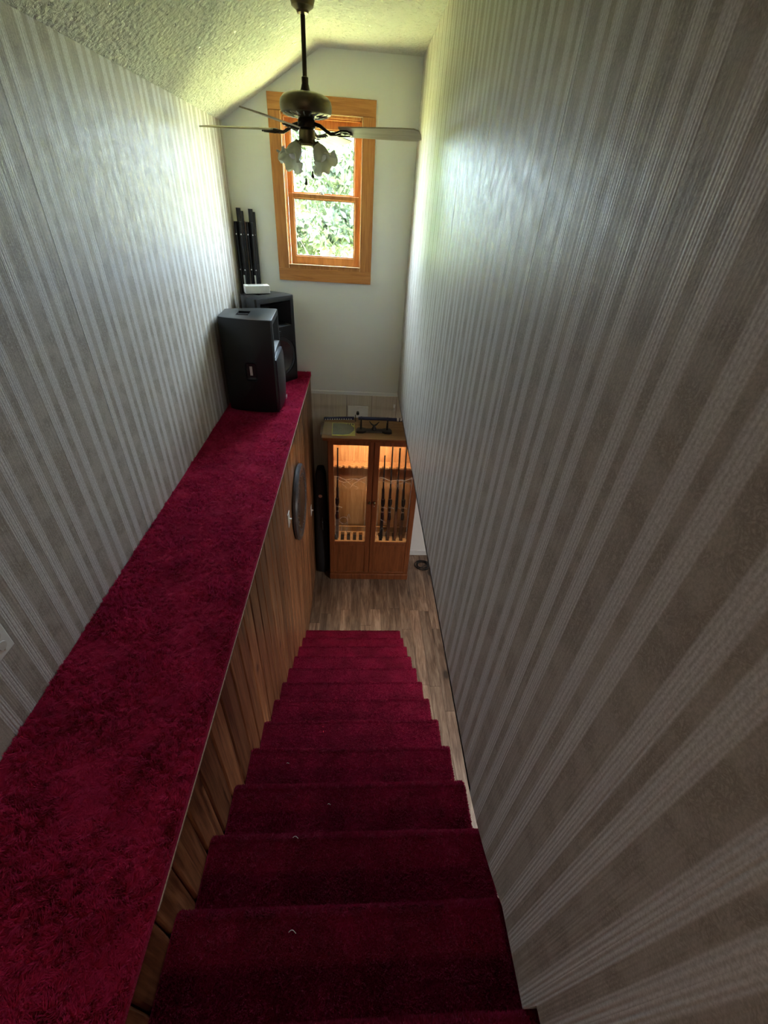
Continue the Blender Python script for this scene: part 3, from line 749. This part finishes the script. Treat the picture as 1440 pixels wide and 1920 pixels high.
# white carton on the rear speaker
bx = empty('white_box', (-.905, 4.285, ZL+.769), R(22), 'small white cardboard box lying on top of the rear loudspeaker', 'box')
MB().box((-.105, -.045, 0), (.105, .045, .062), .002).build('carton', MT['paperwhite'], bx)
MB().box((-.075, -.028, .062), (.060, .030, .0635), .0005).build('lid_flap', plain('grey_card', (.42, .40, .38), .7), bx)

# ================================================================== THINGS ON THE PINE WALL AND LEFT WALL
pq = empty('round_plaque', (XR, 3.10, 1.865), 0, 'round dark wooden plaque hanging on the pine boards', 'plaque')
Ry = Matrix.Rotation(R(90), 3, 'Y')
MB().lathe([(.315, .002), (.328, .012), (.330, .030), (.318, .044), (.296, .046), (.282, .036)], 56, mat=Ry, cap=True).build('rim', MT['plaquerim'], pq, smooth=35)
MB().lathe([(.283, .030), (.262, .038), (.225, .040), (.215, .034), (.205, .040), (.002, .041)], 56, mat=Ry, cap=True).build('face', MT['plaque'], pq, smooth=35)
bd = None
for i in range(36):
    a = 2*math.pi*i/36
    if bd is None: bd = MB().lathe([(.009, .034), (.007, .0445), (.001, .046)], 8, mat=Ry).build('bead', MT['plaquerim'], pq, smooth=40); o = bd
    else: o = bd.copy(); COL.objects.link(o)
    o.location = (0, .243*math.cos(a), .243*math.sin(a))
def plate(name, locn, label, axis, toggle):
    r = empty(name, locn, 0, label, 'switch' if toggle else 'outlet')
    s1 = axis
    MB().box((0, -.036, -.058), (s1*.006, .036, .058), .0025, 2).build('cover_plate', MT['switch_white'], r)
    if toggle:
        MB().box((s1*.005, -.006, -.006), (s1*.024, .006, .008), .002).build('toggle', MT['switch_white'], r)
    else:
        for z in (-.021, .021): MB().lathe([(.016, 0), (.015, .0025)], 16, mat=Ry if s1 > 0 else Ry, c=(s1*.006, 0, z)).build('socket', plain('ivory_plastic', (.68, .66, .6), .4), r)
    for z in (-.04, .04): MB().lathe([(.003, .0), (.003, .0012)], 8, mat=Ry, c=(s1*.006, 0, z)).build('screw', MT['silver'], r)
    return r
plate('light_switch', (XR+.001, 2.63, 2.03), 'white switch plate on the pine boards left of the round plaque', 1, True)
plate('light_switch', (XR+.001, 4.01, 1.12), 'white toggle switch low on the pine boards right of the round plaque', 1, True)
plate('wall_outlet', (XL+.001, .905, 2.83), 'white outlet plate on the striped left wall at the picture edge', 1, False)

# ================================================================== GUN CABINET
CX0, CX1, CY0, CY1, CT = -.302, .697, 4.075, D-.004, 2.018
gc = empty('gun_cabinet', ((CX0+CX1)/2, CY0, 0), 0, 'lit oak display cabinet with two glass doors at the foot of the stairs', 'cabinet')
def cbuild(q, name, mat, parent=gc, **kw):
    for v in q.bm.verts: v.co -= Vector(gc.location)
    return q.build(name, mat, parent, **kw)
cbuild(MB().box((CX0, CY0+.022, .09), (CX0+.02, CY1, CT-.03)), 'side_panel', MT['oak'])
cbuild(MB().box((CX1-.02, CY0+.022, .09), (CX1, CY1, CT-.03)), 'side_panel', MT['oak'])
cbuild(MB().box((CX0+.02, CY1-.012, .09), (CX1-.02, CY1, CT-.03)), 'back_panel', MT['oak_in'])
top = MB().prism([(CY0-.045, CT-.008), (CY0-.045, CT), (CY1, CT), (CY1, CT-.03), (CY0-.008, CT-.03)], (CX0-.052, CX1+.052), 'X')
cbuild(top, 'top', MT['oak_top'])
cbuild(MB().prism([(CY0-.04, CT-.010), (CY0-.004, CT-.055), (CY0+.02, CT-.055), (CY0+.02, CT-.031), (CY0-.005, CT-.031)], (CX0-.045, CX1+.045), 'X'), 'cornice', MT['oak'])
cbuild(MB().box((CX0, CY0-.018, 0), (CX1, CY1, .088), .004), 'plinth', MT['oak'])
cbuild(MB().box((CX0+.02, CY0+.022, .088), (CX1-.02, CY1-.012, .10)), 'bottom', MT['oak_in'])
XM = .188
def door(x0, x1, knobx, label):
    s_, z0, z1 = .058, .10, 1.968; gz0, gz1, pz1 = .605, 1.915, .552
    d_ = empty('door', ((x0+x1)/2-gc.location.x, 0, 0)); d_.parent = gc
    bpy.data.objects.remove(d_)
    q = MB(); y0_, y1_ = CY0, CY0+.022
    q.box((x0, y0_, z0), (x0+s_, y1_, z1), .003); q.box((x1-s_, y0_, z0), (x1, y1_, z1), .003)
    q.box((x0+s_-.002, y0_+.0005, z0), (x1-s_+.002, y1_, z0+.018), .002); q.box((x0+s_-.002, y0_+.0005, pz1), (x1-s_+.002, y1_, gz0), .003); q.box((x0+s_-.002, y0_+.0005, gz1), (x1-s_+.002, y1_, z1), .003)
    dr = cbuild(q, 'door', MT['oak'])
    cbuild(MB().box((x0+s_-.001, y0_+.008, z0+.016), (x1-s_+.001, y0_+.016, pz1+.002)), 'door_panel', MT['oak'], dr)
    cbuild(MB().box((x0+s_-.003, y0_+.010, gz0-.003), (x1-s_+.003, y0_+.014, gz1+.003)), 'pane', MT['cabglass'], dr)
    # etched drapery and wildlife scene on the glass
    q = MB(); ye = y0_+.0095; xa, xb = x0+s_+.012, x1-s_-.012; wd = xb-xa
    def curve(f, n=22, r=.0022): q.tube([(*f(i/n)[:1], ye, f(i/n)[1]) for i in range(n+1)], r, 5)
    curve(lambda t: (xa+wd*t, 1.53-.035*math.sin(math.pi*t)+.008*math.sin(14*t)), r=.003)
    curve(lambda t: (xa+wd*t, 1.515-.06*abs(math.sin(math.pi*1.5*t))), r=.0022)
    curve(lambda t: (xa+wd*.55*t, 1.53-.12*t*t), r=.0020); curve(lambda t: (xb-wd*.5*t, 1.52-.13*t*t), r=.0020)
    curve(lambda t: (xa+wd*(.65+.10*math.sin(9*t)), 1.50-.13*t), r=.0020)
    curve(lambda t: (xa+wd*(.30+.06*math.sin(8*t+1)), 1.48-.10*t), r=.0020)
    for xx in (xa, xb): q.tube([(xx, ye, .66), (xx, ye, 1.53)], .0026, 5)
    if knobx > XM - .1 and x0 < 0:
        curve(lambda t: (xa+wd*(.28+.14*math.cos(2*math.pi*t)), .93+.05*math.sin(2*math.pi*t)), r=.003)
        curve(lambda t: (xa+wd*(.40+.10*t), .95+.07*math.sin(3*t)), r=.004); curve(lambda t: (xa+wd*(.22+.02*math.sin(6*t)), .90-.14*t), r=.003)
        curve(lambda t: (xa+wd*(.40+.02*math.sin(6*t)), .90-.15*t), r=.003); curve(lambda t: (xa+wd*(.5+.4*t), .78-.06*math.sin(5*t)), r=.002)
    else:
        curve(lambda t: (xa+wd*(.12+.22*t), .78+.05*math.sin(6*t)), r=.002); curve(lambda t: (xa+wd*(.10+.18*t), .96-.05*t), r=.003)
    cbuild(q, 'etching', MT['frost'], dr)
    kz = 1.206
    cbuild(MB().lathe([(.010, 0), (.006, -.010), (.008, -.014), (.015, -.020), (.016, -.027), (.010, -.033), (.002, -.035)], 18, mat=Matrix.Rotation(R(-90), 3, 'X'), c=(knobx, CY0, kz)), 'knob', MT['brass'], dr, smooth=50)
    if x0 > 0: cbuild(MB().lathe([(.007, .0), (.006, -.004), (.002, -.005)], 12, mat=Matrix.Rotation(R(-90), 3, 'X'), c=(knobx, CY0, 1.15)), 'lock', MT['silver'], dr, smooth=40)
door(CX0+.004, XM-.003, .160, ''); door(XM+.003, CX1-.004, .217, '')
cbuild(MB().box((XM-.016, CY0+.0225, .10), (XM+.016, CY0+.034, 1.96)), 'mullion', MT['oak'])
# butt rack with slots, its rear fence, the scalloped barrel rest
slots = [-.225+.075*i for i in range(5)]+[.235+.085*i for i in range(5)]
q = MB(); q.box((CX0+.02, CY0+.026, .45), (CX1-.02, CY0+.05, .60)); q.box((CX0+.02, CY0+.205, .45), (CX1-.02, CY0+.225, .60))
edges = sorted(slots); xs_ = [CX0+.02]+[v for x in edges for v in (x-.021, x+.021)]+[CX1-.02]
for i in range(0, len(xs_), 2): q.box((xs_[i], CY0+.05, .585), (xs_[i+1], CY0+.205, .60))
cbuild(q, 'butt_rack', MT['oak_in'])
cbuild(MB().box((CX0+.02, CY0+.05, .555), (CX1-.02, CY0+.205, .562)), 'rack_felt', MT['felt'])
cbuild(MB().box((CX0+.02, CY0+.225, .56), (CX1-.02, CY0+.24, .675)), 'rack_fence', MT['oak_in'])
q = MB(); pts = [(CX0+.02, CY1-.012)]; yf = CY0+.325
pts2 = [(CX0+.02, yf)]
for x in edges:
    pts2 += [(x+.022*math.cos(math.pi*(1-t/6)), yf+.030*math.sin(math.pi*t/6)) for t in range(7)]
pts2 += [(CX1-.02, yf)]
cbuild(MB().prism(pts2+[(CX1-.02, CY1-.012), (CX0+.02, CY1-.012)], (1.455, 1.475), 'Z'), 'barrel_rest', MT['oak_in'])
lampo = cbuild(MB().tube([(CX0+.10, CY0+.062, CT-.075), (CX1-.10, CY0+.062, CT-.075)], .012, 10), 'light_tube', MT['lamp'])
cbuild(MB().box((CX0+.08, CY0+.030, CT-.058), (CX1-.08, CY0+.095, CT-.034)), 'light_fixture', MT['oak_in'])
cbuild(MB().box((CX0+.02, CY0+.022, CT-.034), (CX1-.02, CY1-.012, CT-.030)), 'ceiling_board', MT['oak_in'])

# long guns standing in the rack
def rifle(x, hh, label, stockmat, scope, pump=False, muzzle=.008):
    r = empty('hunting_rifle', (x, CY0+.128, .563), 0, label, 'rifle', 'long guns in the cabinet')
    # local: z up the barrel, y: towards the back of the cabinet (barrel leans back a little)
    ln = .195/(1.465-.563)
    def Y(z, o=0): return z*ln+o
    sk = [(-.062, 0), (.058, 0), (.050, .05), (.030, .20), (.022, .30), (.024, .36), (.026, .62), (.018, .66), (-.006, .66), (-.012, .36), (-.020, .33), (-.034, .27), (-.040, .20)]
    q = MB().prism([(u*.95+Y(z), z) for u, z in sk], (-.017, .017), 'X')
    es = [e for e in q.bm.edges if abs(e.verts[0].co.x-e.verts[1].co.x) < 1e-6]
    bmesh.ops.bevel(q.bm, geom=es, offset=.009, segments=2, affect='EDGES'); q.build('stock', stockmat, r, smooth=45)
    MB().box((-.018, -.060, 0), (.018, .056, .014), .004).build('butt_pad', MT['rubber'], r)
    MB().tube([(0, Y(.38, -.008), .38), (0, Y(.56, -.008), .56)], .016, 10).build('receiver', MT['gunmetal'], r, smooth=40)
    MB().tube([(0, Y(.54, -.008), .54), (0, Y(.70, -.008), .70), (0, Y(hh, -.008), hh)], [.013, .0105, muzzle], 10).build('barrel', MT['gunmetal'], r, smooth=40)
    MB().tube([(0, Y(.33, .022), .33), (0, Y(.35, .045), .35), (0, Y(.39, .045), .39), (0, Y(.41, .022), .41)], .004, 6).build('trigger_guard', MT['gunmetal'], r)
    MB().tube([(.016, Y(.42, -.006), .42), (.040, Y(.415, -.004), .415), (.052, Y(.405), .405)], [.005, .004, .008], 8).build('bolt_handle', MT['silver'], r, smooth=40)
    if scope:
        sc_o = MB().tube([(0, Y(z, -.058), z) for z in (.30, .345, .375, .47, .50, .555)], [.020, .020, .0135, .0135, .024, .024], 14).build('scope', MT['gunmetal'], r, smooth=35)
        for z in (.395, .455):
            q = MB().tube([(0, Y(z, -.054), z-.012), (0, Y(z, -.054), z+.012)], .0175, 12); q.box((-.006, Y(z, -.050), z-.008), (.006, Y(z, -.016), z+.008))
            q.build('scope_ring', MT['silver'], sc_o, smooth=40)
    if pump: MB().tube([(0, Y(.70, .012), .66), (0, Y(.86, .010), .86)], .016, 10).build('fore_end', stockmat, r, smooth=40)
    MB().box((-.002, Y(hh-.03, -.024), hh-.032), (.002, Y(hh-.03, -.012), hh-.016)).build('front_sight', MT['gunmetal'], r)
    return r
rifle(slots[0]+.012, 1.13, 'camouflage rifle standing alone at the left of the lit cabinet', MT['camo'], True)
rifle(slots[6]+.01, 1.06, 'dark scoped rifle, leftmost of the guns behind the right cabinet door', MT['gunmetal'], True)
rifle(slots[7]+.01, 1.21, 'walnut rifle with the tallest barrel behind the right cabinet door', MT['walnut'], True)
rifle(slots[8]+.01, 1.15, 'walnut shotgun second from the right edge of the cabinet', MT['walnut'], False, True, .010)
rifle(slots[9]+.0, 1.18, 'dark rifle in the last slot at the right of the cabinet', MT['walnut'], True)

# ------------------------------------------------------------------ on top of the cabinet
ZT = CT
ss = empty('sword_stand', (.180, 4.205, ZT+.001), 0, 'black lacquered sword stand on the cabinet top', 'stand')
bp = [(-.185, -.045), (-.165, -.055), (-.115, -.050), (-.085, -.030), (.085, -.030), (.115, -.050), (.165, -.055), (.185, -.045), (.188, 0), (.170, .045), (.120, .050), (.085, .030), (-.085, .030), (-.120, .050), (-.170, .045), (-.188, 0)]
MB().prism(bp, (0, .022), 'Z').build('base', MT['black'], ss)
for x in (-.137, .137):
    up_ = MB().prism([(x-.011, .020), (x+.011, .020), (x+.008, .125), (x+.014, .140), (x+.014, .150), (x-.014, .150), (x-.014, .140), (x-.008, .125)], (.005, .019), 'Y').build('upright', MT['black'], ss)
    MB().prism([(-.026, .112), (.040, .112), (.040, .150), (.031, .150), (.029, .124), (-.009, .124), (-.013, .142), (-.020, .142)], (x-.007, x+.007), 'X').build('cradle', MT['black'], up_)
MB().box((-.085, -.031, .004), (.085, -.0300, .018), .0002).build('name_plate', plain('dull_gold_strip', (.16, .15, .12), .4, .5), ss)
q = MB()
q.lathe([(.030, 0), (.026, .012), (.016, .030), (.014, .045)], 16, (0, .012, .021)).build('ornament', MT['black'], ss, smooth=40)
q = MB()
for s1 in (-1, 1): q.tube([(0, .012, .060), (s1*.028, .012, .080), (s1*.052, .012, .110)], [.010, .008, .003], 8)
q.build('ornament_wing', MT['black'], ss, smooth=40)
kt = empty('sheathed_sword', (.10, 4.215, ZT+.1315), 0, 'navy sheathed sword with white wrapped grip resting on its stand', 'sword')
def arc(t): return (-.44+1.06*t, .0, .018*4*t*(1-t)-.006)
P_ = [arc(i/24) for i in range(25)]
MB().tube(P_[8:], [.017]*16+[.012], 10).build('scabbard', MT['navy'], kt, smooth=40)
hd = MB().tube(P_[:8], .0165, 10).build('grip', MT['navy'], kt, smooth=40)
q = MB()
for i in range(12):
    a = arc(.015+i*.0225); q.prism([(a[0]-.006, a[2]-.004), (a[0], a[2]-.010), (a[0]+.006, a[2]-.004), (a[0], a[2]+.006)], (-.0185, -.015), 'Y')
q.build('ray_skin_diamond', MT['switch_white'], hd)
a = arc(.305); MB().lathe([(.036, -.004), (.038, 0), (.036, .004)], 24, mat=Ry, c=a).build('hand_guard', MT['darkbrass'], kt, smooth=40)
a = arc(.72); q = MB().lathe([(.020, -.010), (.022, 0), (.020, .010)], 14, mat=Ry, c=a); q.lathe([(.012, -.016), (.016, 0), (.012, .016)], 10, c=(a[0]+.03, -.012, a[2]+.012)); q.build('cord_knot', MT['silver'], kt, smooth=40)
a = arc(.80); MB().tube([(a[0]-.04, -.02, a[2]), (a[0], -.026, a[2]-.008), (a[0]+.05, -.022, a[2]+.002)], .006, 6).build('tassel', plain('pale_cord', (.42, .33, .27), .8), kt)
# bagged disc
pk = empty('packaged_disc', (-.185, 4.235, ZT+.0005), R(2), 'yellow card with grey disc in a clear plastic bag on the cabinet corner', 'package')
MB().box((-.075, -.150, 0), (.165, .148, .005), .001).build('card', MT['yellow'], pk)
MB().prism([(-.070+0*.1, -.130), (.03, -.140), (.11, -.110), (.155, -.03), (.158, .03), (.12, .10), (.05, .135), (-.02, .14), (-.070, .135)], (.005, .007), 'Z').build('disc', MT['discgrey'], pk)
q = MB()
for i in range(6):
    a = math.pi*i/6; q.box((.03-.11, -.001, .007), (.03+.11, .001, .0075), mat=Matrix.Rotation(a, 4, 'Z'))
q.lathe([(.012, .007), (.012, .009)], 14, (.03, 0, 0)); q.build('spoke_print', plain('pale_print', (.25, .25, .20), .5), pk)
q = MB(); n = 8; vv = [[q.bm.verts.new((-.195+.365*i/n, -.155+.31*j_/n, .010+.006*math.sin(i*2.1+j_*1.3)*(1 if i < 4 else .3))) for j_ in range(n+1)] for i in range(n+1)]
for i in range(n):
    for j_ in range(n): q.bm.faces.new((vv[i][j_], vv[i+1][j_], vv[i+1][j_+1], vv[i][j_+1]))
q.build('plastic_bag', MT['clear'], pk, smooth='all')
q = MB()
for i in range(3): q.box((.085+.026*i, .098, .006), (.101+.026*i, .132, .0072))
q.build('printed_block', MT['black'], pk)
# white plate on the panelling
wp = empty('wall_plate', (.006, D-.001, 2.088), 0, 'square white wall plate with a black knob above the cabinet', 'wall plate')
MB().box((-.112, -.010, -.068), (.112, 0, .068), .004, 2).build('cover_plate', MT['switch_white'], wp)
MB().lathe([(.016, 0), (.016, .010), (.009, .014), (.009, .028), (.017, .032), (.017, .040), (.002, .042)], 16, mat=Matrix.Rotation(R(90), 3, 'X'), c=(0, -.010, -.004)).build('knob', MT['black'], wp, smooth=35)
hk = empty('wall_hook', (.405, D-.001, 2.15), 0, 'small white hook on the panelling near the striped wall', 'hook')
MB().box((-.012, -.006, -.040), (.012, 0, .040), .003).build('hook_plate', MT['switch_white'], hk)
MB().tube([(0, -.005, .0), (0, -.022, -.006), (0, -.026, .014)], .0045, 8).build('peg', MT['switch_white'], hk, smooth=40)

# black soft case standing in the corner beside the cabinet
cs = empty('soft_case', (-.405, 4.315, 0), 0, 'tall black soft case standing between the pine wall and the cabinet', 'case')
q = MB(); rows = []
for z, hw_, hd_ in ((.0, .060, .13), (.03, .080, .155), (.25, .085, .165), (.55, .080, .15), (.85, .074, .12), (1.2, .066, .10), (1.42, .058, .085), (1.50, .040, .06), (1.515, .012, .02)):
    rows.append([q.bm.verts.new((hw_*math.copysign(abs(math.cos(t))**.6, math.cos(t)), hd_*math.copysign(abs(math.sin(t))**.6, math.sin(t)), z)) for t in [2*math.pi*i/20 for i in range(20)]])
for r0, r1 in zip(rows[:-1], rows[1:]):
    for i in range(20): q.bm.faces.new((r0[i], r0[(i+1) % 20], r1[(i+1) % 20], r1[i]))
q.bm.faces.new(rows[0][::-1]); q.bm.faces.new(rows[-1]); q.build('body', MT['fabric'], cs, smooth=50)
MB().tube([(.02, -.118, .70), (.02, -.150, .74), (.02, -.152, .84), (.02, -.112, .88)], .010, 8).build('handle', MT['rubber'], cs, smooth=40)
MB().tube([(.055, -.14, .10), (.060, -.135, .5), (.052, -.10, .9), (.044, -.078, 1.35)], .004, 6).build('zipper', MT['gunmetal'], cs)
MB().lathe([(.022, 0), (.022, .004)], 16, mat=Matrix.Rotation(R(90), 3, 'X'), c=(.0, -.104, 1.18)).build('badge', MT['silver'], cs)
# coiled dark cable by the baseboard
q = MB(); pts = []
for i in range(90):
    a = i*.33; rr = .075+.02*math.sin(i*.21); pts.append((.93+rr*math.cos(a)*1.1, 4.33+rr*math.sin(a)*1.1, .007+.004*(i/30)))
pts += [(.93+.10, 4.36+.03*i, .007+.0*i) for i in range(1, 6)]
q.tube(pts, .0055, 6); tag(q.build('coiled_cable', MT['black'], None, smooth=40), 'coiled black cable on the floor right of the cabinet', 'cable')

# lint on the steps
for i, (x, y_, k, sz, lb) in enumerate(((-.153, .312, 1, .014, 'pale lint wisp on the nearest wide step'), (-.191, .600, 2, .013, 'white lint wisp at the front edge of the third step down'), (-.083, .776, 3, .008, 'tiny white lint fleck in the middle of the fourth step down'), (-.304, 1.03, 4, .008, 'lint fleck near the pine boards on the fifth step down'))):
    z = ZU-RISE*k+.0075
    q = MB().tube([(sz*(t/9-.5)*1.5, .35*sz*math.sin(t*.42), .0015+.001*math.sin(t)) for t in range(10)], .0009, 5)
    o = q.build('lint_wisp', MT['lint'], None); o.location = (x, y_, z); tag(o, lb, 'lint', 'lint on the carpet')

# ------------------------------------------------------------------ added fill lamp over the landing, unseen behind the viewer
dl = empty('fill_dome', (0, -1.5, ZC), 0, 'added fill light in a frosted glass dome, unseen behind the viewer', 'ceiling light')
MB().lathe([(.15, -.03), (.16, -.022), (.16, 0)], 28).build('base', MT['brass'], dl, smooth=35)
MB().lathe([(.004, -.115), (.06, -.108), (.11, -.085), (.142, -.05), (.148, -.031)], 28).build('shade', MT['dome'], dl, smooth=50)

pl = empty('fill_panel_light', (2.0, 1.8, ZB), 0, 'added round fill light for the room below, out of view', 'ceiling light')  # added fill in place of daylight in the room below
MB().lathe([(.20, -.035), (.22, -.030), (.22, 0)], 28).build('base', MT['switch_white'], pl, smooth=35)
MB().lathe([(.004, -.048), (.12, -.046), (.185, -.040), (.198, -.034)], 28).build('diffuser', MT['fill_panel'], pl, smooth=50)

# ================================================================== OUTSIDE
gr = MB().box((-60, -60, -.6), (60, 90, -.3)).build('ground', MT['grass'], **ST); tag(gr, 'sunlit lawn outside')
def tree(x, y, z0, hh, cr, label, mat, n, seed, group='trees outside the window'):
    r = empty('leafy_tree', (x, y, z0), 0, label, 'tree', group); t = np.random.RandomState(seed); rr = random.Random(seed)
    q = MB().tube([(0, 0, 0), (.1, .05, hh*.35), (-.05, .1, hh*.7), (.05, 0, hh*.95)], [.16, .12, .07, .02], 9); q.build('trunk', MT['bark'], r, smooth=40)
    cl = []
    for i in range(26):
        a = rr.uniform(0, 6.28); zz = hh*rr.uniform(.30, .98); rad_ = cr*math.sin(math.pi*min(1, max(.12, (zz/hh-.15)/.9)))**.6*rr.uniform(.35, 1)
        p = (rad_*math.cos(a), rad_*math.sin(a), zz); cl.append((p, cr*rr.uniform(.22, .40)))
        if i < 16: MB().tube([(0, .05, zz*.72), (p[0]*.5, p[1]*.5, zz*.86), p], [.04, .025, .008], 6).build('branch', MT['bark'], r)
    C_ = np.array([c[0] for c in cl]); S_ = np.array([c[1] for c in cl]); k = t.randint(0, len(cl), n)
    d_ = t.normal(size=(n, 3)); d_ /= np.linalg.norm(d_, axis=1)[:, None]
    p = C_[k]+d_*(S_[k]*t.uniform(.35, 1.05, n)**.6)[:, None]
    u = t.normal(size=(n, 3)); u /= np.linalg.norm(u, axis=1)[:, None]; v = np.cross(u, t.normal(size=(n, 3))); v /= np.linalg.norm(v, axis=1)[:, None]
    s1 = t.uniform(.06, .12, n)[:, None]
    V_ = np.concatenate([p+u*s1, p+v*s1*.45, p-u*s1, p-v*s1*.45]); F_ = np.stack([np.arange(n)+i*n for i in range(4)], 1)
    raw('foliage', V_, F_, mat, r, kind='stuff')
tree(-.85, 11.6, -.3, 5.6, 1.35, 'grey green leafy tree filling the middle of the window view', MT['leaf2'], 8000, 1)
tree(-4.5, 12.9, -.3, 6.4, 1.75, 'bright green leafy tree left of the one filling the window', MT['leaf'], 15000, 2)
tree(-1.3, 17.5, -.3, 5.6, 2.1, 'leafy tree farther back behind the one filling the window', MT['leaf2'], 9000, 3)
tree(-7.4, 20.0, -.3, 7.0, 2.2, 'tall green tree at the back of the lawn on the left', MT['leaf'], 9000, 5)
